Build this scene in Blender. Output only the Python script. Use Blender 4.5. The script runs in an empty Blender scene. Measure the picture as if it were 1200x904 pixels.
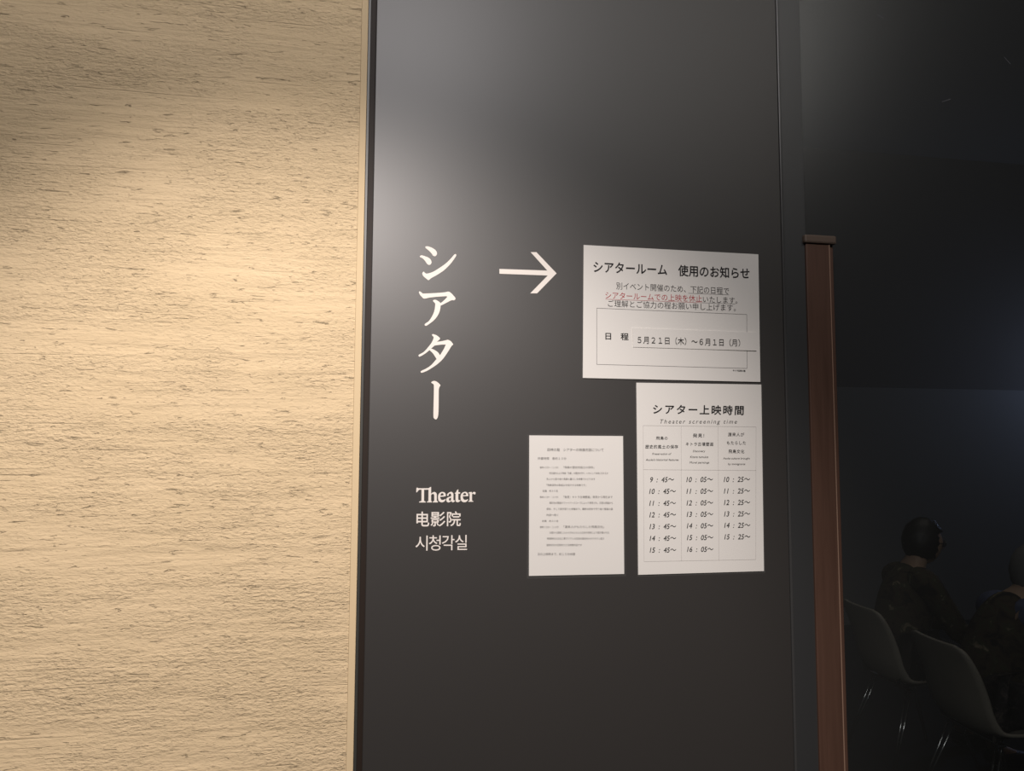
import bpy, bmesh, math, random
from mathutils import Vector, Matrix
S = bpy.context.scene
C = S.collection
random.seed(4)

# ------------------------------------------------------------------ camera
CAM = Vector((0.0, -1.1009, 1.65))
F_PX, W_PX, H_PX = 864.3, 1200.0, 904.0
YAW, PITCH, ROLL = math.radians(10.053), math.radians(4.433), math.radians(0.241)
fwd = Vector((math.sin(YAW)*math.cos(PITCH), math.cos(YAW)*math.cos(PITCH), math.sin(PITCH)))
r0 = Vector((math.cos(YAW), -math.sin(YAW), 0)); u0 = r0.cross(fwd)
rgt = r0*math.cos(ROLL) + u0*math.sin(ROLL)
upv = u0*math.cos(ROLL) - r0*math.sin(ROLL)
cd = bpy.data.cameras.new('camera'); cam = bpy.data.objects.new('camera', cd); C.objects.link(cam)
cd.sensor_width = 36.0; cd.lens = 36.0*F_PX/W_PX; cd.clip_start = 0.05; cd.clip_end = 60
m = Matrix((rgt, upv, -fwd)).transposed().to_4x4(); m.translation = CAM
cam.matrix_world = m
S.camera = cam

# ------------------------------------------------------------------ light, exposure
S.view_settings.view_transform = 'Standard'; S.view_settings.look = 'None'
S.view_settings.exposure = 0.0; S.view_settings.gamma = 1.0
S.view_settings.use_curve_mapping = False
wd = bpy.data.worlds.new('world'); S.world = wd; wd.use_nodes = True
wd.node_tree.nodes['Background'].inputs[0].default_value = (0.9, 0.95, 1.0, 1)
wd.node_tree.nodes['Background'].inputs[1].default_value = 0.007

def look(o, target):
    o.rotation_euler = (Vector(target)-o.location).to_track_quat('-Z', 'Y').to_euler()
def spot(name, loc, target, power, col, ang, blend, rad):
    l = bpy.data.lights.new(name, 'SPOT'); l.energy = power; l.color = col
    l.spot_size = math.radians(ang); l.spot_blend = blend; l.shadow_soft_size = rad
    o = bpy.data.objects.new(name, l); C.objects.link(o); o.location = loc; look(o, target); return o
def area(name, loc, target, power, col, sx, sy):
    l = bpy.data.lights.new(name, 'AREA'); l.energy = power; l.color = col
    l.shape = 'RECTANGLE'; l.size = sx; l.size_y = sy
    o = bpy.data.objects.new(name, l); C.objects.link(o); o.location = loc; look(o, target); return o
# warm ceiling spotlight that washes the plaster and the sign panel
spot('corridor_spotlight', (-0.173, -1.6, 2.574), (-0.074, 0.0, 1.208), 138, (1.0, 0.91, 0.86), 55.75, 0.672, 0.03)
# cooler ceiling luminaire further up the corridor
area('corridor_ceiling_light', (0.0, -1.3, 2.95), (0.0, 0.0, 3.21), 11.2, (1.0, 0.95, 0.96), 0.6, 0.5)
# assumed broad area light, added above and behind the photographer; it sheens the panel and the glass
area('sheen_fill_light', (0.65, -2.2, 3.6), (0.65, 0.0, 2.2), 14.5, (1.0, 0.95, 0.89), 3.0, 0.9)
# dim fill light added to lift the dark theatre
area('theatre_fill_light', (3.2, 2.2, 3.3), (3.2, 2.2, 0), 3.2, (1.0, 0.9, 0.8), 1.5, 1.5)
# the glow of the projection screen inside the theatre
area('screen_glow', (7.5, 4.5, 2.45), (6.2, 5.2, 2.2), 9.0, (0.5, 0.62, 1.0), 0.8, 0.3)

# ------------------------------------------------------------------ helpers
def at(px, py, y=0.0):
    """world point where the sight line of a photo pixel meets the wall-parallel plane y"""
    d = fwd*F_PX + rgt*(px-W_PX/2) - upv*(py-H_PX/2)
    return CAM + d*((y-CAM.y)/d.y)
def deep(px, py, depth):
    d = fwd*F_PX + rgt*(px-W_PX/2) - upv*(py-H_PX/2)
    return CAM + d*(depth/F_PX)

def mat(name, col, rough=0.6, spec=0.5, metal=0.0):
    mt = bpy.data.materials.new(name); mt.use_nodes = True
    b = mt.node_tree.nodes['Principled BSDF']
    b.inputs['Base Color'].default_value = (*col, 1); b.inputs['Roughness'].default_value = rough
    b.inputs['Specular IOR Level'].default_value = spec; b.inputs['Metallic'].default_value = metal
    return mt
def nd(mt, t, **kw):
    n = mt.node_tree.nodes.new(t)
    for k, v in kw.items(): setattr(n, k, v)
    return n
def lk(mt, a, b): mt.node_tree.links.new(a, b)
def coords(mt, scale, rot=(0, 0, 0)):
    tc = nd(mt, 'ShaderNodeTexCoord'); mp = nd(mt, 'ShaderNodeMapping')
    mp.inputs['Scale'].default_value = scale; mp.inputs['Rotation'].default_value = rot
    lk(mt, tc.outputs['Object'], mp.inputs['Vector']); return mp.outputs['Vector']
def noise(mt, vec, scale, detail=4, rough=0.6, dist=0.0):
    n = nd(mt, 'ShaderNodeTexNoise'); n.inputs['Scale'].default_value = scale
    n.inputs['Detail'].default_value = detail; n.inputs['Roughness'].default_value = rough
    n.inputs['Distortion'].default_value = dist
    lk(mt, vec, n.inputs['Vector']); return n.outputs['Fac']
def ramp(mt, fac, stops):
    r = nd(mt, 'ShaderNodeValToRGB'); e = r.color_ramp.elements
    while len(e) < len(stops): e.new(0.5)
    for el, (p, c) in zip(e, stops):
        el.position = p; el.color = (*c, 1) if len(c) == 3 else c
    lk(mt, fac, r.inputs['Fac']); return r.outputs['Color']
def mth(mt, op, a, b=None, c=None):
    n = nd(mt, 'ShaderNodeMath', operation=op)
    for i, v in enumerate((a, b, c)):
        if v is None: continue
        if isinstance(v, (int, float)): n.inputs[i].default_value = v
        else: lk(mt, v, n.inputs[i])
    return n.outputs[0]
def bump(mt, h, dist, strength=1.0):
    b = nd(mt, 'ShaderNodeBump'); b.inputs['Distance'].default_value = dist
    b.inputs['Strength'].default_value = strength
    lk(mt, h, b.inputs['Height'])
    lk(mt, b.outputs['Normal'], mt.node_tree.nodes['Principled BSDF'].inputs['Normal'])

def obj(name, me, material=None, parent=None):
    o = bpy.data.objects.new(name, me); C.objects.link(o)
    if material and not me.materials: me.materials.append(material)
    if parent: o.parent = parent
    return o
def from_bm(name, bm, material, parent=None, smooth=False):
    me = bpy.data.meshes.new(name); bmesh.ops.recalc_face_normals(bm, faces=bm.faces[:])
    bm.to_mesh(me); bm.free()
    if smooth: me.polygons.foreach_set('use_smooth', [True]*len(me.polygons))
    return obj(name, me, material, parent)
def add_box(bm, lo, hi, bev=0.0):
    lo, hi = Vector(lo), Vector(hi)
    g = bmesh.ops.create_cube(bm, size=1.0)
    for v in g['verts']:
        v.co = Vector([lo[i]+(v.co[i]+0.5)*(hi[i]-lo[i]) for i in range(3)])
    if bev:
        es = list({e for v in g['verts'] for e in v.link_edges})
        bmesh.ops.bevel(bm, geom=es, offset=bev, segments=2, profile=0.5, affect='EDGES')
def box(name, lo, hi, material, parent=None, bev=0.0):
    bm = bmesh.new(); add_box(bm, lo, hi, bev); return from_bm(name, bm, material, parent)
def tag(o, label=None, cat=None, group=None, kind=None):
    if label: o['label'] = label
    if cat: o['category'] = cat
    if group: o['group'] = group
    if kind: o['kind'] = kind
    return o
def thing(name, loc, label, cat, group=None, rz=0):
    o = bpy.data.objects.new(name, None); C.objects.link(o)
    o.location = loc; o.rotation_euler = (0, 0, rz); o.empty_display_size = 0.1
    tag(o, label, cat, group)
    bpy.context.view_layer.update()
    return o
def keep(o, parent):
    """parent without moving (parts are modelled in world space)"""
    o.parent = parent; o.matrix_parent_inverse = parent.matrix_world.inverted(); return o
def mesh_of(o):
    dg = bpy.context.evaluated_depsgraph_get()
    me = bpy.data.meshes.new_from_object(o.evaluated_get(dg))
    data = o.data; bpy.data.objects.remove(o)
    if isinstance(data, bpy.types.Curve): bpy.data.curves.remove(data)
    else: bpy.data.meshes.remove(data)
    return me
RX = Matrix.Rotation(math.pi/2, 4, 'X')

def text_mesh(s, bold=0.0, shear=0.0, space=1.0):
    cu = bpy.data.curves.new('t', 'FONT'); cu.body = s; cu.size = 1.0
    cu.shear = shear; cu.space_character = space; cu.resolution_u = 3
    o = bpy.data.objects.new('t', cu); C.objects.link(o)
    bpy.context.view_layer.update()
    me = mesh_of(o)
    if bold:                                            # heavier stroke: the outline printed again with tiny shifts
        bm = bmesh.new()
        for k, (dx, dy) in enumerate(((0, 0), (bold, 0), (-bold, 0), (0, bold), (0, -bold))):
            m2 = me.copy(); m2.transform(Matrix.Translation((dx, dy, 0.0015*k))); bm.from_mesh(m2); bpy.data.meshes.remove(m2)
        bm.to_mesh(me); bm.free()
    return me
def put_text(name, s, bl, br, top, y, material, parent, bold=0.0, shear=0.0, space=1.0, depth=0.0, label=None):
    """set a string so that its ink fills the given box on the wall-parallel plane y"""
    me = text_mesh(s, bold, shear, space)
    xs = [v.co.x for v in me.vertices]; ys = [v.co.y for v in me.vertices]
    x0, x1, y0, y1 = min(xs), max(xs), min(ys), max(ys)
    P0, P1, P2 = at(*bl, y), at(*br, y), at(bl[0], top, y)
    ux = P1-P0; h = (P2-P0).length; uz = Vector((0, 0, 1))
    for v in me.vertices:
        a = (v.co.x-x0)/(x1-x0); b = (v.co.y-y0)/(y1-y0)
        v.co = ux*a + uz*(h*b) - Vector((0, v.co.z*0.01, 0))
    me.name = name
    if depth:
        bm = bmesh.new(); bm.from_mesh(me)
        g = bmesh.ops.extrude_face_region(bm, geom=bm.faces[:])
        for v in g['geom']:
            if isinstance(v, bmesh.types.BMVert): v.co.y -= depth
        bmesh.ops.recalc_face_normals(bm, faces=bm.faces[:]); bm.to_mesh(me); bm.free()
    o = obj(name, me, material)
    o.location = P0
    if parent: keep(o, parent)
    if label: o['label'] = label
    return o

def smooth_loop(pts, n=6):
    """closed Catmull-Rom loop; a third value 1 marks a sharp corner"""
    out = []; N = len(pts)
    for i in range(N):
        p0, p1, p2, p3 = pts[i-1], pts[i], pts[(i+1) % N], pts[(i+2) % N]
        c1 = len(p1) > 2; c2 = len(p2) > 2
        a0 = p1 if c1 else p0; a3 = p2 if c2 else p3
        for k in range(n):
            t = k/n
            q = []
            for j in (0, 1):
                m1 = (p2[j]-a0[j])*0.5; m2 = (a3[j]-p1[j])*0.5
                if c1: m1 = p2[j]-p1[j]
                if c2: m2 = p2[j]-p1[j]
                q.append((2*t**3-3*t**2+1)*p1[j]+(t**3-2*t**2+t)*m1+(-2*t**3+3*t**2)*p2[j]+(t**3-t**2)*m2)
            out.append(tuple(q))
    return out
def put_glyph(name, loops, org, sc, y, depth, material, parent, smooth=True):
    cu = bpy.data.curves.new('g', 'CURVE'); cu.dimensions = '2D'; cu.fill_mode = 'BOTH'; cu.extrude = depth/2
    P0 = at(org[0], org[1], y)
    for lp in loops:
        pts = smooth_loop(lp) if smooth else [p[:2] for p in lp]
        sp = cu.splines.new('POLY'); sp.points.add(len(pts)-1); sp.use_cyclic_u = True
        for p, q in zip(sp.points, pts):
            w = at(org[0]+q[0]/sc, org[1]+q[1]/sc, y) - P0
            p.co = (w.x, w.z, 0, 1)
    o = bpy.data.objects.new('g', cu); C.objects.link(o)
    bpy.context.view_layer.update()
    me = mesh_of(o); me.name = name; me.transform(RX)
    o = obj(name, me, material); o.location = P0 - Vector((0, depth/2, 0))
    if parent: keep(o, parent)
    return o
def quad_line(bm, a, b, w, y):
    """a printed rule from pixel a to pixel b on plane y, w metres wide"""
    A, B = at(*a, y), at(*b, y); d = (B-A).normalized(); n = Vector((-d.z, 0, d.x))*(w/2)
    bm.faces.new([bm.verts.new(p) for p in (A-n, B-n, B+n, A+n)])
def lines(name, segs, w, y, material, parent):
    bm = bmesh.new()
    for a, b in segs: quad_line(bm, a, b, w, y)
    return keep(from_bm(name, bm, material), parent)
def sheet_mesh(name, corners, y_back, y_front, material, parent=None, sub=1, bow=None, rad=0.0):
    """thin sheet from four pixel corners (TL TR BR BL) read on its front plane"""
    P = [at(*c, y_front) for c in corners]
    bm = bmesh.new(); N = 12
    def pt(u, v):
        return (P[3]*(1-u)+P[2]*u)*(1-v) + (P[0]*(1-u)+P[1]*u)*v
    fr, bk = {}, {}
    for i in range(N+1):
        for j in range(N+1):
            u, v = i/N, j/N
            p = pt(u, v); k = bow(u, v) if bow else 0.0
            fr[i, j] = bm.verts.new((p.x, y_front-k, p.z)); bk[i, j] = bm.verts.new((p.x, y_back-k, p.z))
    for i in range(N):
        for j in range(N):
            bm.faces.new((fr[i, j], fr[i+1, j], fr[i+1, j+1], fr[i, j+1]))
            bm.faces.new((bk[i, j], bk[i, j+1], bk[i+1, j+1], bk[i+1, j]))
    for i in range(N):
        bm.faces.new((fr[i, 0], bk[i, 0], bk[i+1, 0], fr[i+1, 0]))
        bm.faces.new((fr[i, N], fr[i+1, N], bk[i+1, N], bk[i, N]))
        bm.faces.new((fr[0, i], fr[0, i+1], bk[0, i+1], bk[0, i]))
        bm.faces.new((fr[N, i], bk[N, i], bk[N, i+1], fr[N, i+1]))
    return from_bm(name, bm, material)

# ------------------------------------------------------------------ materials
M = {}
pl = M['plaster'] = mat('plaster', (0.66, 0.50, 0.33), 0.85, 0.25)
n_line = noise(pl, coords(pl, (1.0, 1.0, 11.0), (0, math.radians(1.5), 0)), 6, 7, 0.55, 0.25)      # long trowel drags
n_grit = noise(pl, coords(pl, (1.0, 1.0, 2.6)), 110, 4, 0.6, 0.3)                                   # short grit
n_zone = noise(pl, coords(pl, (0.7, 1, 2.2)), 5.0, 4, 0.6)
def band(fac, lo, hi, a, b):
    r = nd(pl, 'ShaderNodeMapRange'); r.interpolation_type = 'SMOOTHSTEP'
    lk(pl, fac, r.inputs[0])
    for i, v in enumerate((lo, hi, a, b)): r.inputs[i+1].default_value = v
    return r.outputs[0]
zone = band(n_zone, 0.36, 0.62, 0.25, 1.0)
# torn dashes where the trowel dragged grains: short, dark, horizontal
n_tear = noise(pl, coords(pl, (1.0, 1.0, 7.0)), 31, 5, 0.6, 0.7)
tear = band(n_tear, 0.30, 0.37, -1.0, 0.0)
n_tear2 = noise(pl, coords(pl, (1.0, 1.0, 3.6)), 80, 4, 0.6, 0.6)
tear2 = mth(pl, 'MULTIPLY', band(n_tear2, 0.30, 0.37, -1.0, 0.0), zone)
n_scr = noise(pl, coords(pl, (0.5, 0.5, 34.0), (0, math.radians(-1.0), 0)), 4.5, 3, 0.5, 0.1)       # long fine scratches
scr = band(n_scr, 0.30, 0.36, -1.0, 0.0)
h = mth(pl, 'MULTIPLY', n_line, 0.85)
h = mth(pl, 'ADD', h, mth(pl, 'MULTIPLY', mth(pl, 'MULTIPLY', n_grit, zone), 0.95))
h = mth(pl, 'ADD', h, mth(pl, 'MULTIPLY', tear, 0.40))
h = mth(pl, 'ADD', h, mth(pl, 'MULTIPLY', tear2, 0.30))
h = mth(pl, 'ADD', h, mth(pl, 'MULTIPLY', scr, 0.16))
bump(pl, h, 0.0042, 1.0)
pc = ramp(pl, noise(pl, coords(pl, (1, 1, 3)), 5, 5, 0.6), [(0.3, (0.735, 0.565, 0.350)), (0.7, (0.79, 0.61, 0.385))])
lk(pl, pc, pl.node_tree.nodes['Principled BSDF'].inputs['Base Color'])

M['plaster_smooth'] = mat('smooth_plaster_edge', (0.73, 0.565, 0.35), 0.8, 0.25)
pn = M['panel'] = mat('dark_grey_panel', (0.036, 0.033, 0.031), 0.46, 0.7)
pn.node_tree.nodes['Principled BSDF'].inputs['Coat Weight'].default_value = 0.22
pn.node_tree.nodes['Principled BSDF'].inputs['Coat Roughness'].default_value = 0.35
bump(pn, noise(pn, coords(pn, (1, 1, 1)), 900, 2, 0.5), 0.0002, 0.25)
M['trim_dark'] = mat('dark_bronze_trim', (0.026, 0.018, 0.014), 0.55, 0.2)
M['trim_lip'] = mat('grey_green_trim', (0.05, 0.05, 0.045), 0.4, 0.5)
M['bead'] = mat('dark_grey_bead', (0.055, 0.055, 0.055), 0.3, 0.5)
M['strip'] = mat('dark_grey_paint', (0.038, 0.039, 0.040), 0.4, 0.8)
wd_ = M['wood'] = mat('brown_wood', (0.09, 0.04, 0.024), 0.45, 0.4)
wc = ramp(wd_, noise(wd_, coords(wd_, (14, 14, 0.7)), 6, 6, 0.65, 0.4),
          [(0.3, (0.080, 0.042, 0.029)), (0.7, (0.112, 0.060, 0.042))])
lk(wd_, wc, wd_.node_tree.nodes['Principled BSDF'].inputs['Base Color'])
M['wood_cap'] = mat('greyish_wood_cap', (0.12, 0.085, 0.065), 0.55, 0.4)
M['letter'] = mat('cream_vinyl', (0.86, 0.80, 0.74), 0.55, 0.4)
pp = M['paper'] = mat('white_paper', (0.76, 0.735, 0.70), 0.6, 0.3)
M['ink'] = mat('black_ink', (0.010, 0.009, 0.010), 0.6, 0.3)
M['ink_pale'] = mat('fine_print_ink', (0.10, 0.09, 0.09), 0.6, 0.3)
M['ink_soft'] = mat('soft_black_ink', (0.03, 0.027, 0.027), 0.6, 0.3)
M['ink_red'] = mat('red_ink', (0.42, 0.02, 0.03), 0.6, 0.3)
M['rule'] = mat('grey_rule', (0.13, 0.12, 0.12), 0.6, 0.3)
M['rule_pale'] = mat('pale_rule', (0.50, 0.475, 0.455), 0.6, 0.3)

def clear(name, tint, gl, rough, dust):
    mt = bpy.data.materials.new(name); mt.use_nodes = True; nt = mt.node_tree; nt.nodes.clear()
    out = nd(mt, 'ShaderNodeOutputMaterial'); tr = nd(mt, 'ShaderNodeBsdfTransparent'); tr.inputs[0].default_value = (*tint, 1)
    g = nd(mt, 'ShaderNodeBsdfGlossy'); g.inputs['Roughness'].default_value = rough
    df = nd(mt, 'ShaderNodeBsdfDiffuse'); df.inputs[0].default_value = (0.6, 0.6, 0.58, 1)
    lw = nd(mt, 'ShaderNodeLayerWeight')                     # Schlick reflectance, the same from both faces
    fr = mth(mt, 'MULTIPLY_ADD', mth(mt, 'POWER', lw.outputs['Facing'], 5.0), 0.96, 0.04)
    m1 = nd(mt, 'ShaderNodeMixShader'); m2 = nd(mt, 'ShaderNodeMixShader')
    lk(mt, mth(mt, 'MULTIPLY', fr, gl), m1.inputs[0]); lk(mt, tr.outputs[0], m1.inputs[1]); lk(mt, g.outputs[0], m1.inputs[2])
    m2.inputs[0].default_value = dust; lk(mt, m1.outputs[0], m2.inputs[1]); lk(mt, df.outputs[0], m2.inputs[2])
    lk(mt, m2.outputs[0], out.inputs[0]); return mt
M['film'] = clear('clear_film', (0.97, 0.97, 0.97), 0.6, 0.25, 0.05)
M['glass'] = clear('clear_glass', (0.93, 0.95, 0.95), 1.5, 0.3, 0.016)

# ------------------------------------------------------------------ setting: corridor wall
X_PL = at(421.5, 520).x                 # right end of the plaster
X_PA = -0.0178                          # left end of the dark panel
X_PB = 0.6465                           # right end of the dark panel
X_POST = at(953, 640).x
TOP = 4.5
tag(box('wall_left', (-2.2, 0.0, 0), (X_PL-0.0100, 0.12, TOP), M['plaster']), kind='structure')
tag(box('trim_1', (X_PL-0.0098, -0.0012, 0), (X_PL, 0.12, TOP), M['plaster_smooth'], bev=0.0008), kind='structure')
bm = bmesh.new()
add_box(bm, (X_PL, 0.004, 0), (X_PL+0.0042, 0.12, TOP), 0.0006)
lip = from_bm('trim_2', bm, M['trim_lip']); tag(lip, kind='structure')
tag(box('trim_3', (X_PL+0.0042, 0.007, 0), (X_PA, 0.12, TOP), M['trim_dark']), kind='structure')
tag(box('wall_middle', (X_PA, 0.0, 0), (X_PB, 0.12, TOP), M['panel'], bev=0.0012), kind='structure')
tag(box('trim_4', (X_PB, -0.002, 0), (X_PB+0.0045, 0.12, TOP), M['bead'], bev=0.0012), kind='structure')
tag(box('wall_right', (X_PB+0.0045, 0.004, 0), (X_POST+0.004, 0.12, TOP), M['strip'], bev=0.0008), kind='structure')
M['floor'] = mat('dark_carpet', (0.011, 0.011, 0.011), 0.9, 0.2)
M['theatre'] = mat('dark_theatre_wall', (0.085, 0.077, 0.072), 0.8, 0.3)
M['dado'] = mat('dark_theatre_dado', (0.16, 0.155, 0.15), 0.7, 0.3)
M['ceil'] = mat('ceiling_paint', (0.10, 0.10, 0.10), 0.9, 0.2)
tag(box('floor', (-2.2, -3.0, -0.1), (8.0, 5.6, 0.0), M['floor']), kind='structure')
tag(box('ceiling', (-2.2, -3.0, TOP), (8.0, 5.6, TOP+0.1), M['ceil']), kind='structure')
Y_FAR = 5.2
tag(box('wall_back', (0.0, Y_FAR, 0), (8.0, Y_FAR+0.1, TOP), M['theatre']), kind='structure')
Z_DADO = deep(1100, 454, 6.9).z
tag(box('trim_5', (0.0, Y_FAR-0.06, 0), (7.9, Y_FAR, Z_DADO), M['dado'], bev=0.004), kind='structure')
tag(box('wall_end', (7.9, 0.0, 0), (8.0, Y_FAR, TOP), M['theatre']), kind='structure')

# ------------------------------------------------------------------ wooden post with its cap
ptop = at(960, 286, 0.0).z
x0 = at(954.0, 640, 0.0).x; xg = at(982.0, 640, 0.0).x; x1 = at(988.5, 640, 0.0).x
post = thing('wooden_post', (x0, 0.03, 0), 'brown wooden post with a flat cap at the edge of the dark glass', 'post')
bm = bmesh.new(); add_box(bm, (x0, 0.0, 0), (xg, 0.036, ptop), 0.0012); keep(from_bm('post_shaft', bm, M['wood']), post)
bm = bmesh.new(); add_box(bm, (xg, 0.004, 0), (x1, 0.036, ptop), 0.0015); keep(from_bm('edge_moulding', bm, M['wood']), post)
bm = bmesh.new(); add_box(bm, (x0-0.004, -0.004, ptop), (x1+0.002, 0.038, ptop+0.0145), 0.003)
M['wood_highlight'] = mat('pale_wood_highlight', (0.34, 0.22, 0.16), 0.45, 0.5)  # paler wood colour standing in for the highlight along the bevel
el_ = keep(box('highlight_line', (xg-0.0007, -0.0006, 0), (xg+0.0007, 0.02, ptop), M['wood_highlight']), post); el_['label'] = 'thin pale strip painted as the edge highlight'
cp = keep(from_bm('post_cap', bm, M['wood_cap']), post); cp['label'] = 'greyish flat wooden cap'

# ------------------------------------------------------------------ glass beyond the post
gl = thing('glass_pane', (1.6, 0.05, 0), 'large dark glass pane to the right of the wooden post', 'glass pane')
keep(box('pane', (X_POST+0.004, 0.04, 0.0), (2.6, 0.05, TOP), M['glass']), gl)
M['scratch'] = mat('pale_scratch', (0.10, 0.10, 0.11), 0.6)
for (a, b) in (((1028, 17), (1036, 22)), ((1104, 119.5), (1114, 116)), ((1177, 67), (1184, 75))):
    bm = bmesh.new(); quad_line(bm, a, b, 0.0012, 0.0396)
    s = from_bm('scratch', bm, M['scratch']); keep(s, gl)
tag(box('wall_corridor', (2.6, 0.0, 0), (7.9, 0.12, TOP), M['strip']), kind='structure')

# ------------------------------------------------------------------ wall lettering
YL, DL = 0.0, 0.0006
Z1 = 904/65
big = thing('wall_lettering', at(515, 400), 'tall cream Japanese lettering running down the dark panel', 'lettering')
put_glyph('letter', [[(258,130),(300,125),(370,150),(425,190),(445,230),(440,265),(415,286),(385,278),(360,245),(320,200),(265,155)],
    [(168,285),(195,270),(250,285),(310,310),(345,345),(357,385),(345,415),(315,428),(285,410),(250,360),(210,320),(172,300)],
    [(208,560),(228,537),(255,560),(290,568),(380,540),(480,480),(580,410),(660,335),(735,253),(760,272),(720,340),(640,440),(540,530),(430,600),(350,645),(310,676),(285,662),(235,622),(212,590)]],
    (480, 280), Z1, YL, DL, M['letter'], big)
put_glyph('letter', [[(152,108),(170,95),(215,130,1),(400,122),(560,110),(635,98),(680,125),(730,180),(748,212),(725,238),(680,240),(600,280),(505,328,1),(500,370),(485,430),(450,500),(400,560),(340,610),(270,655),(245,640),(255,620),(310,580),(360,510),(400,420),(415,340),(415,290),(385,257),(383,240),(420,230),(470,255),(505,285,1),(560,240),(615,185,1),(600,172,1),(450,182),(330,195),(240,212),(205,190),(170,150)]],
    (480, 335), Z1, YL, DL, M['letter'], big)
put_glyph('letter', [[(365,103),(385,95),(440,115),(480,145),(495,165),(485,185),(445,220,1),(520,210),(590,195),(625,188),(670,210),(700,245),(708,265),(680,295),(620,390),(550,490),(470,570),(380,635),(290,690),(200,725),(180,712),(190,695),(270,655),(350,600),(440,500,1),(420,470),(380,410),(325,355,1),(250,415),(165,462),(145,442),(160,425),(230,385),(300,310),(360,230),(390,160),(385,135),(368,118)],
    [(405,282,1),(500,268),(590,265,1),(555,340),(495,440,1),(460,390),(400,350),(350,330,1),(375,310)]],
    (480, 385), Z1, YL, DL, M['letter'], big)
put_glyph('letter', [[(352,118),(370,100),(410,93),(455,115),(500,160),(485,195),(475,250),(473,450),(470,600),(462,670),(445,710),(425,720),(400,705),(388,670),(390,500),(395,300),(395,170),(385,145),(360,128)]],
    (480, 440), Z1, YL, DL, M['letter'], big)
ar = put_glyph('arrow_sign', [[(123,427),(800,450),(565,190),(645,190),(930,490),(655,772),(558,772),(805,520),(123,495)]],
    (575, 280), 1085/90, YL, DL, M['letter'], None, smooth=False)
tag(ar, 'cream arrow pointing right on the dark panel', 'arrow')
th = thing('english_lettering', at(522, 590), 'small cream serif lettering reading Theater on the dark panel', 'lettering')
O1, O2 = (484, 566), (520, 566)
put_glyph('letter', [[(125,185),(175,180),(185,195,1),(300,195),(540,195,1),(590,165),(630,145,1),(635,160),(635,385,1),(690,345),(750,325),(800,345),(830,395),(835,470),(835,610),(845,640),(875,662,1),(870,692,1),(695,692,1),(695,665,1),(730,650),(745,620),(745,470),(740,420),(715,395),(680,395),(640,425),(635,445),(635,620),(645,645),(665,662,1),(660,692,1),(490,692,1),(490,668,1),(525,650),(540,620),(545,245,1),(390,245,1),(388,610),(405,645),(445,665,1),(440,694,1),(215,694,1),(215,668,1),(270,645),(295,610),(298,245,1),(230,245),(190,270),(165,300),(140,332),(115,325)]],
    O1, 30, YL, DL, M['letter'], th)
put_glyph('letter', [[(880,510),(890,430),(930,365),(990,330),(1050,325),(1110,345),(1145,395),(1150,450),(1140,475),(1050,490),(955,495,1),(960,540),(990,590),(1040,605),(1100,590),(1130,570),(1140,600),(1110,645),(1060,680),(1000,690),(940,670),(895,620)],
    [(965,455,1),(1050,445),(1075,430),(1070,395),(1040,370),(1000,375),(975,405)]], O1, 30, YL, DL, M['letter'], th)
put_glyph('letter', [[(115,430),(125,400),(170,355),(240,322),(290,330),(330,370),(340,430),(338,560),(345,610),(385,625),(385,650),(340,685),(295,680),(262,650),(220,675),(160,690),(110,665),(88,610),(95,560),(150,515),(220,490),(258,470),(258,420),(240,385),(210,380),(185,400),(165,450),(135,470)],
    [(255,520,1),(210,540),(180,570),(185,610),(215,635),(255,620,1)]], O2, 30, YL, DL, M['letter'], th)
put_glyph('letter', [[(385,375,1),(390,355),(425,345),(450,290),(490,240),(512,240,1),(512,335,1),(575,335,1),(572,385,1),(512,385,1),(510,560),(520,600),(550,615),(585,610),(575,640),(530,675),(480,685),(435,665),(415,620),(415,385,1)]],
    O2, 30, YL, DL, M['letter'], th)
put_glyph('letter', [[(590,510),(600,430),(640,365),(700,330),(760,320),(820,345),(855,395),(865,450),(855,470),(760,475),(668,478,1),(675,530),(700,580),(750,605),(810,595),(845,575),(850,600),(820,645),(770,680),(710,685),(650,665),(605,615)],
    [(675,440,1),(760,440),(785,425),(780,390),(750,365),(710,370),(685,400)]], O2, 30, YL, DL, M['letter'], th)
put_glyph('letter', [[(875,350),(900,335),(975,325),(990,335),(990,380,1),(1030,335),(1070,322),(1110,335),(1118,375),(1095,410),(1055,400),(1020,385),(995,410),(993,600),(1005,635),(1045,650,1),(1040,668,1),(865,668,1),(865,648,1),(900,630),(908,600),(908,400),(900,375),(870,372)]],
    O2, 30, YL, DL, M['letter'], th)
def row(org, sc, items, parent, bold):
    for ch, a, b, t, u in items:
        put_text('letter', ch, (org[0]+a/sc, org[1]+u/sc), (org[0]+b/sc, org[1]+u/sc), org[1]+t/sc, YL, M['letter'], parent, bold=bold, depth=DL)
cn = thing('chinese_lettering', at(514, 609), 'small cream Chinese characters under the word Theater', 'lettering')
row((470, 560), 9.04, [('电', 162, 298, 360, 517), ('影', 312, 468, 362, 517), ('院', 485, 632, 357, 515)], cn, 0.008)
kr = thing('korean_lettering', at(517, 637), 'small cream Korean lettering at the foot of the sign', 'lettering')
row((470, 560), 9.04, [('시', 152, 280, 614, 773), ('청', 294, 418, 612, 773), ('각', 432, 564, 610, 769), ('실', 572, 698, 607, 766)], kr, 0.0)

# ------------------------------------------------------------------ sheets of paper
YB, YF = -0.0002, -0.0018
YI = YF-0.0002
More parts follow.
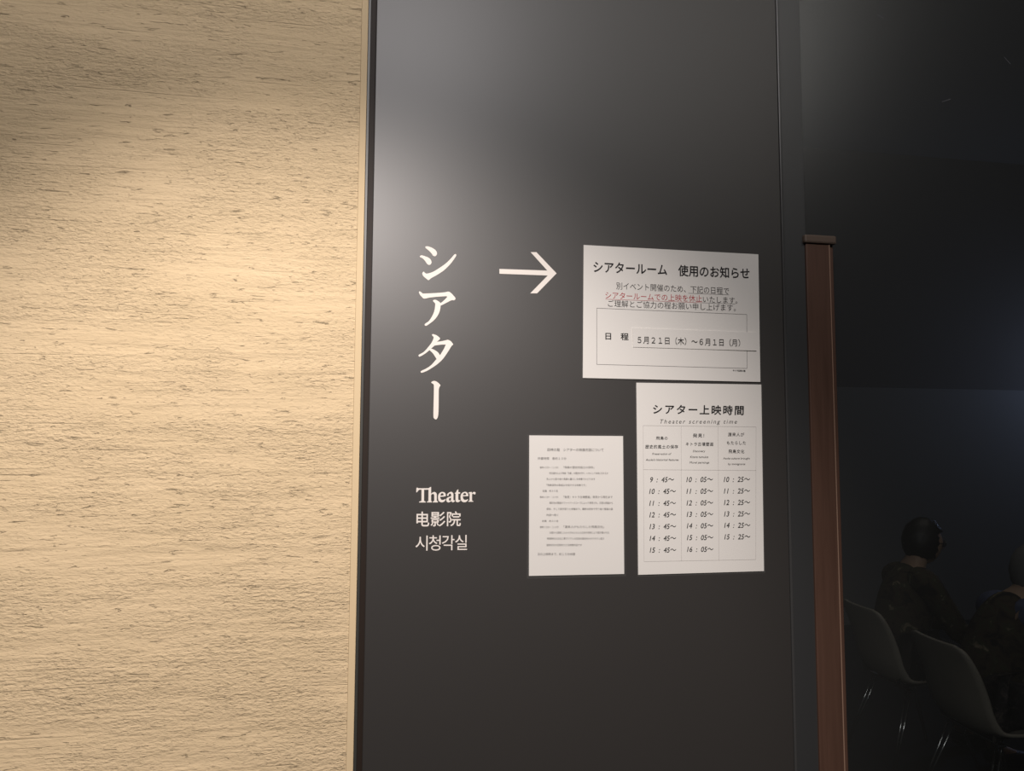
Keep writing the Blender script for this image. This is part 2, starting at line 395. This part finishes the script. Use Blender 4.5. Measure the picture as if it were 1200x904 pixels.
# notice
nt = thing('notice_sheet', at(787, 370), 'landscape white notice with a large black heading and red line', 'notice')
keep(sheet_mesh('paper', [(684.0,287.2),(888.7,298.2),(891.1,447.8),(683.0,443.1)], YB, YF, M['paper']), nt)
def Z(ox, oy, sc): return lambda x, y: (ox+x/sc, oy+y/sc)
n = Z(670, 280, 5.217)
def T(name, s, z, x0, y0, x1, y1, hgt, material, parent, y=YI, **kw):
    bl = z(x0, y0); return put_text(name, s, bl, z(x1, y1), z(x0, y0-hgt)[1], y, material, parent, **kw)
T('heading_text', 'シアタールーム　使用のお知らせ', n, 133, 207, 1088, 247, 72, M['ink'], nt, bold=0.02)
T('printed_line', '別イベント開催のため、下記の日程で', n, 272, 309, 962, 341, 44, M['ink_soft'], nt)
r_ = T('printed_line', 'シアタールームでの上映を休止', n, 206, 366, 797, 388, 43, M['ink_red'], nt); r_['label'] = 'red printed words'
T('printed_line', 'いたします。', n, 803, 389, 1013, 397, 38, M['ink_soft'], nt)
T('printed_line', 'ご理解とご協力の程お願い申し上げます。', n, 222, 416, 1003, 444, 43, M['ink_soft'], nt)
lines('underline', [(n(712, 333), n(962, 343)), (n(797, 391), n(1000, 399))], 0.0005, YI, M['ink_soft'], nt)
rl = lines('underline', [(n(206, 369), n(797, 391))], 0.0005, YI, M['ink_red'], nt); rl['label'] = 'red underline'
lines('ruled_box', [(n(153,424), n(1070,463)), (n(1070,463), n(1072,793)), (n(1072,793), n(153,768)), (n(153,768), n(153,424))], 0.0006, YI, M['rule'], nt)
T('printed_line', '日　程', n, 206, 617, 348, 621, 44, M['ink'], nt, bold=0.02)
T('printed_line', 'キトラ四神の館', n, 985, 812, 1062, 815, 13, M['ink'], nt, bold=0.03)
# paper strip with the dates
YS = YF-0.0010
ds = thing('date_strip', at(813, 398), 'narrow white paper strip with dates stuck over the landscape notice', 'paper strip')
keep(sheet_mesh('paper', [n(370,545), n(1130,573), n(1130,685), n(376,662)], YF-0.0001, YS, M['paper'],
                bow=lambda u, v: 0.0007*max(0, u-0.6)/0.4*(1-v*0.6)), ds)
T('printed_line', '５月２１日（木）～６月１日（月）', n, 403, 640, 1030, 659, 46, M['ink_soft'], ds, y=YS-0.0010)
# screening timetable
sc = thing('timetable_sheet', at(821, 561), 'laminated portrait timetable of screening times below the notice', 'timetable')
SC = [(745.8,448.7),(892.1,450.9),(895.3,669.6),(748,674)]
keep(sheet_mesh('paper', SC, YB, YF, M['paper']), sc)
film = [(744.6,448.0),(893.2,450.2),(896.6,671.8),(747.0,676.2)]
s3 = Z(740, 440, 7.5); s4 = Z(740, 550, 6.954)
T('heading_text', 'シアター上映時間', s3, 190, 342, 990, 352, 88, M['ink'], sc, bold=0.022, shear=0.05, space=1.22)
T('heading_text', 'Theater screening time', s3, 252, 436, 928, 437, 48, M['ink_soft'], sc, shear=0.25, space=1.35)
lines('table_rules', [((753.7,498.9),(886,500.5)), ((886,500.5),(885.7,656)), ((885.7,656),(754.8,658.5)), ((754.8,658.5),(753.7,498.9)),
      ((754.2,550.6),(886,551.6)), ((798.2,499.4),(798.6,657.6)), ((841.4,500),(842.6,656.8))], 0.0006, YI, M['rule_pale'], sc)
for s, a, t, b, u in (('飛鳥の',215,537,318,568), ('歴史的風土の保存',120,611,410,645), ('発見！',540,512,640,547), ('キトラ古墳壁画',478,588,720,622),
                      ('渡来人が',848,503,992,537), ('もたらした',838,578,1005,610), ('飛鳥文化',852,652,992,686)):
    T('column_heading', s, s3, a, u, b, u+1, u-t, M['ink'], sc, bold=0.012, shear=0.06, space=1.15)
for s, a, t, b, u in (('Preservation of',182,682,350,700), ("Asuka's historical features",125,733,415,752), ('Discovery',540,658,648,681),
                      ('Kitora tumulus',515,708,675,728), ('Mural paintings',510,758,685,781), ('Asuka culture brought',805,722,1042,744), ('by immigrants',848,772,1000,794)):
    T('column_subheading', s, s3, a, u, b, u, u-t, M['ink_soft'], sc, shear=0.2, bold=0.006)
rows = [[108,203,300,394,490,586,682], [107,202,297,390,484,580,676], [106,200,294,387,480,574]]
for ci, (hrs, mm, xa, xb) in enumerate((((9,10,11,12,13,14,15), '45', 143, 362), ((10,11,12,13,14,15,16), '05', 447, 665), ((10,11,12,13,14,15), '25', 752, 967))):
    for ri, hh in enumerate(hrs):
        T('screening_time', '%d  :  %s～' % (hh, mm), s4, xa+(10 if hh == 9 else 2*ri*0.5), rows[ci][ri], xb+(-14 if hh == 9 else ri*0.5), rows[ci][ri]-1, 43, M['ink'], sc, shear=0.22, bold=0.012)
keep(sheet_mesh('laminate_film', film, 0.0, YB, M['film']), sc)
# small programme sheet
a5 = thing('programme_sheet', at(675, 592), 'small laminated sheet of tiny print at the lower left of the timetable', 'programme sheet')
keep(sheet_mesh('paper', [(620.3,510.5),(730.1,511.3),(731.5,673),(619.9,675.3)], YB, YF, M['paper']), a5)
z5 = Z(610, 500, 9.04); z6 = Z(610, 590, 9.04)
T('heading_text', '四神の館　シアターの映像内容について', z5, 285, 264, 880, 266, 34, M['ink_soft'], a5)
for zz, s, a, t, b, u in ((z5, '所要時間　各約１０分', 183,326,485,354),
    (z5, '毎時４５分～（１０分）', 205,423,400,447), (z5, '「飛鳥の歴史的風土の保存」', 455,421,780,447),
    (z5, '明日香村および飛鳥「古都」の歴史を守り、いかにして未来に伝えるか', 305,484,930,508),
    (z5, '先人から受け継ぐ風景と暮らしを映像でたどります', 275,546,790,570),
    (z5, '「飛鳥保存の取組みを紹介する映像です」', 275,610,695,634), (z5, '定員　約３０名', 232,672,395,696),
    (z5, '毎時０５分～（２０分）', 205,737,400,761), (z5, '「発見！キトラ古墳壁画」発見から現在まで', 455,735,975,762),
    (z5, '極彩色の壁画がファイバースコープによって発見され、石室の調査から', 305,798,978,823),
    (z6, '保存、そして剥ぎ取りと修復まで。最新の技術で守り継ぐ壁画の姿', 275,49,978,74),
    (z6, '内容へ続く', 275,113,400,138), (z6, '定員　約３０名', 228,178,398,200),
    (z6, '毎時２５分～（１０分）', 205,241,405,266), (z6, '「渡来人がもたらした飛鳥文化」', 455,236,885,265),
    (z6, '大陸から渡来した人々がもたらした文化や技術により都が築かれた', 305,300,940,324),
    (z6, '飛鳥時代の文化と東アジアとの交流の歴史をわかりやすく紹介', 280,363,888,388),
    (z6, '渡来文化の足跡をたどる映像作品です', 275,431,650,456),
    (z6, '次の上映時まで、約１５分休憩', 180,525,578,555)):
    T('printed_line', s, zz, a, u, b, u, u-t, M['ink_pale'], a5)
keep(sheet_mesh('laminate_film', [(618.2,509.0),(731.2,509.8),(733.6,675.6),(617.4,678.4)], 0.0, YB, M['film']), a5)

# ------------------------------------------------------------------ shell chairs inside the theatre
M['shell'] = mat('pale_shell', (0.31, 0.28, 0.235), 0.5, 0.4)
M['chrome'] = mat('chrome_rod', (0.75, 0.75, 0.75), 0.18, 0.5, 1.0)
def catmull(pts, n):
    out = []
    for i in range(len(pts)-1):
        p0 = pts[max(i-1, 0)]; p1 = pts[i]; p2 = pts[i+1]; p3 = pts[min(i+2, len(pts)-1)]
        for k in range(n):
            t = k/n
            out.append(tuple(0.5*(2*b+(c-a)*t+(2*a-5*b+4*c-d)*t*t+(3*b-a-3*c+d)*t**3) for a, b, c, d in zip(p0, p1, p2, p3)))
    out.append(tuple(pts[-1])); return out
def tube(bm, a, b, r, seg=8):
    a, b = Vector(a), Vector(b); d = (b-a); q = d.to_track_quat('Z', 'Y').to_matrix()
    ra = [bm.verts.new(a+q@Vector((r*math.cos(2*math.pi*i/seg), r*math.sin(2*math.pi*i/seg), 0))) for i in range(seg)]
    rb = [bm.verts.new(b+q@Vector((r*math.cos(2*math.pi*i/seg), r*math.sin(2*math.pi*i/seg), 0))) for i in range(seg)]
    for i in range(seg): bm.faces.new((ra[i], ra[(i+1) % seg], rb[(i+1) % seg], rb[i]))
    bm.faces.new(ra[::-1]); bm.faces.new(rb)
def make_chair(loc, rz, label):
    t = thing('shell_chair', loc, label, 'chair', 'shell chairs in the theatre', rz)
    # profile: x, z, half width, side curl
    prof = catmull([(0.235,0.405,0.20,0.00),(0.20,0.435,0.215,0.015),(0.08,0.425,0.225,0.045),(-0.06,0.412,0.225,0.045),(-0.155,0.43,0.215,0.04),
                    (-0.205,0.50,0.205,0.042),(-0.235,0.60,0.20,0.045),(-0.262,0.70,0.195,0.035),(-0.285,0.775,0.175,0.02),(-0.292,0.80,0.13,0.012)], 4)
    bm = bmesh.new(); rowsv = []; K = 14
    for i, (x, z, hw, cu) in enumerate(prof):
        a = prof[max(i-1, 0)]; b = prof[min(i+1, len(prof)-1)]
        tx, tz = b[0]-a[0], b[1]-a[1]; L = math.hypot(tx, tz) or 1; nx, nz = tz/L, -tx/L
        rr = []
        for k in range(K+1):
            u = -1+2*k/K; c = cu*abs(u)**2.4
            rr.append(bm.verts.new((x+nx*c, hw*u, z+nz*c)))
        rowsv.append(rr)
    for i in range(len(rowsv)-1):
        for k in range(K): bm.faces.new((rowsv[i][k], rowsv[i][k+1], rowsv[i+1][k+1], rowsv[i+1][k]))
    o = from_bm('shell_seat', bm, M['shell'], t, smooth=True)
    md = o.modifiers.new('thickness', 'SOLIDIFY'); md.thickness = 0.012; md.offset = -1
    for sx in (-1, 1):
        for sy in (-1, 1):
            bm = bmesh.new()
            for k in (-1, 1):
                tube(bm, (sx*0.10+0.0, sy*(0.14)+k*0.018, 0.402), (sx*0.235-0.01, sy*0.205+k*0.006, 0.004), 0.0048)
            l = from_bm('leg', bm, M['chrome'], t, smooth=True)
    bm = bmesh.new()
    add_box(bm, (-0.12, -0.17, 0.396), (-0.09, 0.17, 0.405), 0.002); add_box(bm, (0.09, -0.17, 0.396), (0.12, 0.17, 0.405), 0.002)
    from_bm('seat_bracket', bm, M['chrome'], t)
    return t
FACE = math.radians(-4)
def floor_at(px, py, depth):
    p = deep(px, py, depth); return Vector((p.x, p.y, 0))
cl_far = floor_at(1066, 793, 3.91); cl_near = floor_at(1167, 850, 3.24)
make_chair(cl_far, FACE, 'farther pale shell chair on chrome rod legs just beyond the wooden post')
make_chair(cl_near, FACE, 'nearer pale shell chair on chrome rod legs at the lower right')

# ------------------------------------------------------------------ seated people in the dark
def mottled(name, stops, scale):
    mt = mat(name, (0.03, 0.03, 0.03), 0.85, 0.2)
    c = ramp(mt, noise(mt, coords(mt, (1, 1, 1)), scale, 3, 0.6, 0.8), stops)
    lk(mt, c, mt.node_tree.nodes['Principled BSDF'].inputs['Base Color']); return mt
M['jacket_brown'] = mottled('mottled_brown_cloth', [(0.35, (0.012, 0.009, 0.008)), (0.5, (0.05, 0.035, 0.022)), (0.62, (0.04, 0.042, 0.022)), (0.72, (0.24, 0.19, 0.13))], 15)
M['jacket_dark'] = mottled('mottled_dark_cloth', [(0.35, (0.010, 0.009, 0.010)), (0.52, (0.035, 0.028, 0.03)), (0.7, (0.16, 0.13, 0.11))], 18)
M['denim'] = mottled('blue_denim', [(0.3, (0.05, 0.06, 0.12)), (0.7, (0.10, 0.115, 0.20))], 14)
M['trousers'] = mottled('dark_trouser_cloth', [(0.3, (0.012, 0.011, 0.012)), (0.7, (0.035, 0.03, 0.028))], 18)
M['skin'] = mat('skin', (0.42, 0.27, 0.19), 0.55, 0.4)
M['hair_black'] = mat('black_hair', (0.006, 0.005, 0.005), 0.5, 0.4)
M['hair_grey'] = mat('grey_hair', (0.12, 0.115, 0.115), 0.6, 0.4)
M['shoe'] = mat('black_shoe', (0.012, 0.011, 0.011), 0.5, 0.4)
M['lens'] = mat('spectacle_lens', (0.06, 0.06, 0.08), 0.05, 1.0)
M['frame'] = mat('spectacle_frame', (0.015, 0.015, 0.015), 0.3, 0.5)
def skin_mesh(chains, links, root, sub=2):
    """chains: name -> (position, radius); links: pairs; grown with Skin + Subdivision, returned as a mesh"""
    names = list(chains); idx = {k: i for i, k in enumerate(names)}
    me = bpy.data.meshes.new('sk'); me.from_pydata([chains[k][0] for k in names], [(idx[a], idx[b]) for a, b in links], [])
    o = bpy.data.objects.new('sk', me); C.objects.link(o)
    md = o.modifiers.new('skin', 'SKIN'); md.use_smooth_shade = True; md.branch_smoothing = 0.5
    for i, k in enumerate(names):
        sv = me.skin_vertices[0].data[i]; r = chains[k][1]
        sv.radius = (r, r) if isinstance(r, (int, float)) else r; sv.use_root = (k == root)
    ss = o.modifiers.new('sub', 'SUBSURF'); ss.levels = sub; ss.render_levels = sub
    bpy.context.view_layer.update()
    return mesh_of(o)
def head_bm(bm, c, tilt):
    g = bmesh.ops.create_icosphere(bm, subdivisions=4, radius=1.0)
    R = Matrix.Rotation(tilt, 3, 'Y')
    for v in g['verts']:
        x, y, z = v.co
        zz = z*0.115
        w = 0.076*(1-0.16*max(0, -z)**1.5); d = 0.094*(1-0.06*max(0, -z))
        xx = x*d; yy = y*w
        if x > 0: xx -= 0.010*max(0, z-0.2)                                   # forehead
        f = max(0.0, x)
        nose = math.exp(-((y*w)/0.013)**2-((zz+0.012)/0.024)**2)*f
        xx += 0.026*nose
        brow = math.exp(-((zz-0.020)/0.010)**2)*f; xx += 0.004*brow
        for s in (-1, 1): xx -= 0.010*math.exp(-((yy-s*0.031)/0.014)**2-((zz-0.004)/0.012)**2)*f
        lip = math.exp(-((yy)/0.024)**2-((zz+0.052)/0.008)**2)*f; xx += 0.006*lip
        xx -= 0.004*math.exp(-((yy)/0.024)**2-((zz+0.0525)/0.0025)**2)*f
        xx += 0.008*math.exp(-((yy)/0.026)**2-((zz+0.092)/0.016)**2)*f         # chin
        for s in (-1, 1): yy += s*0.017*math.exp(-((xx+0.008)/0.016)**2-((zz+0.008)/0.026)**2)*max(0, s*y)   # ears
        v.co = c + R@Vector((xx, yy, zz))
def make_person(chair_loc, rz, label, lean, jacket, sleeve, legs, hairmat, glasses, fwd_off=0.0):
    t = thing('person', chair_loc, label, 'person', None, rz)
    hip = Vector((-0.08+fwd_off, 0, 0.565)); ca, sa = math.cos(lean), math.sin(lean)
    def tor(d, f=0.0):
        d *= 0.86; return hip + Vector((sa*d+ca*f, 0, ca*d-sa*f))
    waist, chest, sh, neck = tor(0.17), tor(0.34, 0.01), tor(0.47), tor(0.55, 0.015)
    headc = tor(0.68, 0.05)
    B = {'hip': (hip, 0.125), 'waist': (waist, 0.115), 'chest': (chest, 0.12), 'sh': (sh, 0.075), 'neck': (neck, 0.052), 'skull': (headc-Vector((0.01, 0, 0.03)), 0.06)}
    L = [('hip', 'waist'), ('waist', 'chest'), ('chest', 'sh'), ('sh', 'neck'), ('neck', 'skull')]
    J = {k: B[k] for k in ('hip', 'waist', 'chest', 'sh')}
    J = {'hip': (hip, 0.150), 'waist': (waist, 0.145), 'chest': (chest, 0.155), 'sh': (sh, 0.105), 'collar': (tor(0.53, 0.01), 0.066)}
    JL = [('hip', 'waist'), ('waist', 'chest'), ('chest', 'sh'), ('sh', 'collar')]
    V = {}; VL = []; Tt = {'hip': (hip-Vector((0, 0, 0.0)), 0.138)}; TL = []
    sleeves, shoes = [], []
    for s, nm in ((1, 'l'), (-1, 'r')):
        sj = sh + Vector((0, s*0.152, -0.03)); el = sj + Vector((0.13, s*0.05, -0.245)); wr = Vector((hip.x+0.40, s*0.12, 0.665))
        d = wr-el; wr = el + d.normalized()*0.25
        palm = wr + (d.normalized()*0.6+Vector((0.5, -s*0.1, -0.45))).normalized()*0.065
        B.update({'sj'+nm: (sj, 0.045), 'el'+nm: (el, 0.040), 'wr'+nm: (wr, (0.030, 0.022)), 'pa'+nm: (palm, (0.040, 0.018))})
        L += [('sh', 'sj'+nm), ('sj'+nm, 'el'+nm), ('el'+nm, 'wr'+nm), ('wr'+nm, 'pa'+nm)]
        dirv = (palm-wr).normalized(); side = Vector((0, 1, 0)); dn = Vector((0.25, 0, -0.97))
        for f, ln in enumerate((0.072, 0.080, 0.075, 0.058)):
            b0 = palm + dirv*0.012 + side*(-s*(f-1.5)*0.021); p1 = b0+dirv*ln*0.45; p2 = p1+(dirv+dn*0.6).normalized()*ln*0.32; p3 = p2+(dirv*0.5+dn).normalized()*ln*0.25
            ks = ['f%d%d%s' % (f, q, nm) for q in range(4)]
            for kk, pp_, rr in zip(ks, (b0, p1, p2, p3), (0.0095, 0.009, 0.0085, 0.0075)): B[kk] = (pp_, rr)
            L += [('pa'+nm, ks[0])] + list(zip(ks, ks[1:]))
        tb = wr + dirv*0.028 + side*(s*-0.030); t1 = tb+dirv*0.025+side*(-s*0.022); t2 = t1+dirv*0.028+dn*0.008
        B.update({'t0'+nm: (tb, 0.011), 't1'+nm: (t1, 0.010), 't2'+nm: (t2, 0.009)}); L += [('wr'+nm, 't0'+nm), ('t0'+nm, 't1'+nm), ('t1'+nm, 't2'+nm)]
        hj = hip+Vector((0.03, s*0.095, -0.01)); kn = Vector((hip.x+0.47, s*0.12, 0.50)); an = Vector((hip.x+0.43, s*0.12, 0.09)); toe = an+Vector((0.16, s*0.01, -0.055))
        B.update({'hj'+nm: (hj, 0.088), 'kn'+nm: (kn, 0.058), 'cf'+nm: ((kn*0.65+an*0.35), 0.055), 'an'+nm: (an, 0.038), 'to'+nm: (toe, 0.03)})
        L += [('hip', 'hj'+nm), ('hj'+nm, 'kn'+nm), ('kn'+nm, 'cf'+nm), ('cf'+nm, 'an'+nm), ('an'+nm, 'to'+nm)]
        Tt.update({'hj'+nm: (hj, 0.102), 'kn'+nm: (kn, 0.072), 'cf'+nm: ((kn*0.65+an*0.35), 0.066), 'an'+nm: (an+Vector((0, 0, 0.02)), 0.055)})
        TL += [('hip', 'hj'+nm), ('hj'+nm, 'kn'+nm), ('kn'+nm, 'cf'+nm), ('cf'+nm, 'an'+nm)]
        sleeves.append(skin_mesh({'z': (sj+Vector((-0.005, -s*0.12, 0.012)), 0.078), 'a': (sj+Vector((0, -s*0.05, 0.012)), 0.078), 'b': (sj, 0.070), 'c': ((sj+el)/2, 0.062), 'd': (el, 0.060), 'e': ((el+wr)/2, 0.052), 'f': (wr-dirv*0.005, 0.040)},
                                 [('z', 'a'), ('a', 'b'), ('b', 'c'), ('c', 'd'), ('d', 'e'), ('e', 'f')], 'z'))
        shoes.append(skin_mesh({'a': (an+Vector((-0.05, 0, -0.04)), (0.042, 0.045)), 'b': (an+Vector((0.03, 0, -0.04)), (0.045, 0.045)), 'c': (toe+Vector((0.0, 0, 0.005)), (0.046, 0.036)), 'd': (toe+Vector((0.05, 0, 0.0)), (0.034, 0.026))},
                               [('a', 'b'), ('b', 'c'), ('c', 'd')], 'a'))
    me = skin_mesh(B, L, 'hip')
    bm = bmesh.new(); bm.from_mesh(me); bpy.data.meshes.remove(me); head_bm(bm, headc, 0.15)
    from_bm('body', bm, M['skin'], t, smooth=True)
    obj('jacket', skin_mesh(J, JL, 'hip'), jacket, t)
    for me in sleeves: obj('sleeve', me, sleeve, t)
    obj('trousers', skin_mesh(Tt, TL, 'hip'), legs, t)
    for me in shoes: obj('shoe', me, M['shoe'], t)
    bm = bmesh.new(); g = bmesh.ops.create_icosphere(bm, subdivisions=4, radius=1.0)
    kill = []
    for v in g['verts']:
        x, y, z = v.co
        if (x > 0.35 and z < 0.45) or z < -0.72: kill.append(v)
        wob = 1+0.03*math.sin(23*y+9*z)*math.cos(17*x)
        v.co = headc + Matrix.Rotation(0.15, 3, 'Y')@Vector((x*0.108*wob-0.006, y*0.091*wob, z*0.128*wob+0.006))
    bmesh.ops.delete(bm, geom=kill, context='VERTS')
    hr = from_bm('hair', bm, hairmat, t, smooth=True)
    md = hr.modifiers.new('thickness', 'SOLIDIFY'); md.thickness = 0.012; md.offset = -1
    if glasses:
        bm = bmesh.new(); R = Matrix.Rotation(0.15, 3, 'Y')
        gl_ = thing_part = bpy.data.objects.new('glasses', bpy.data.meshes.new('glasses')); C.objects.link(gl_); gl_.parent = t
        for s in (-1, 1):
            ring = []
            for q in range(16):
                a = 2*math.pi*q/16; ring.append(headc+R@Vector((0.091-0.006*abs(math.cos(a)), s*0.034+0.023*math.cos(a), 0.010+0.017*math.sin(a))))
            for q in range(16): tube(bm, ring[q], ring[(q+1) % 16], 0.0016, 6)
            tube(bm, headc+R@Vector((0.086, s*0.058, 0.013)), headc+R@Vector((-0.01, s*0.084, 0.006)), 0.0018, 6)
            lb = bmesh.new(); gg = bmesh.ops.create_uvsphere(lb, u_segments=24, v_segments=14, radius=1.0)
            for v in gg['verts']:
                x, y, z = v.co; v.co = headc+R@Vector((0.088+0.004*x, s*0.034+0.0225*y, 0.010+0.0165*z))
            ln = from_bm('lens', lb, M['lens'], None, smooth=True); ln.parent = gl_
        tube(bm, headc+R@Vector((0.092, -0.011, 0.012)), headc+R@Vector((0.092, 0.011, 0.012)), 0.0016, 6)
        bmesh.ops.recalc_face_normals(bm, faces=bm.faces[:]); bm.to_mesh(gl_.data); bm.free(); gl_.data.materials.append(M['frame'])
    return t
make_person(cl_far, FACE, 'person with black hair and glasses seated on the farther shell chair', math.radians(13), M['jacket_brown'], M['jacket_brown'], M['trousers'], M['hair_black'], True, 0.01)
make_person(cl_near, FACE, 'person with bluish sleeves seated on the nearer shell chair', math.radians(24), M['jacket_brown'], M['denim'], M['jacket_dark'], M['hair_grey'], False, 0.03)
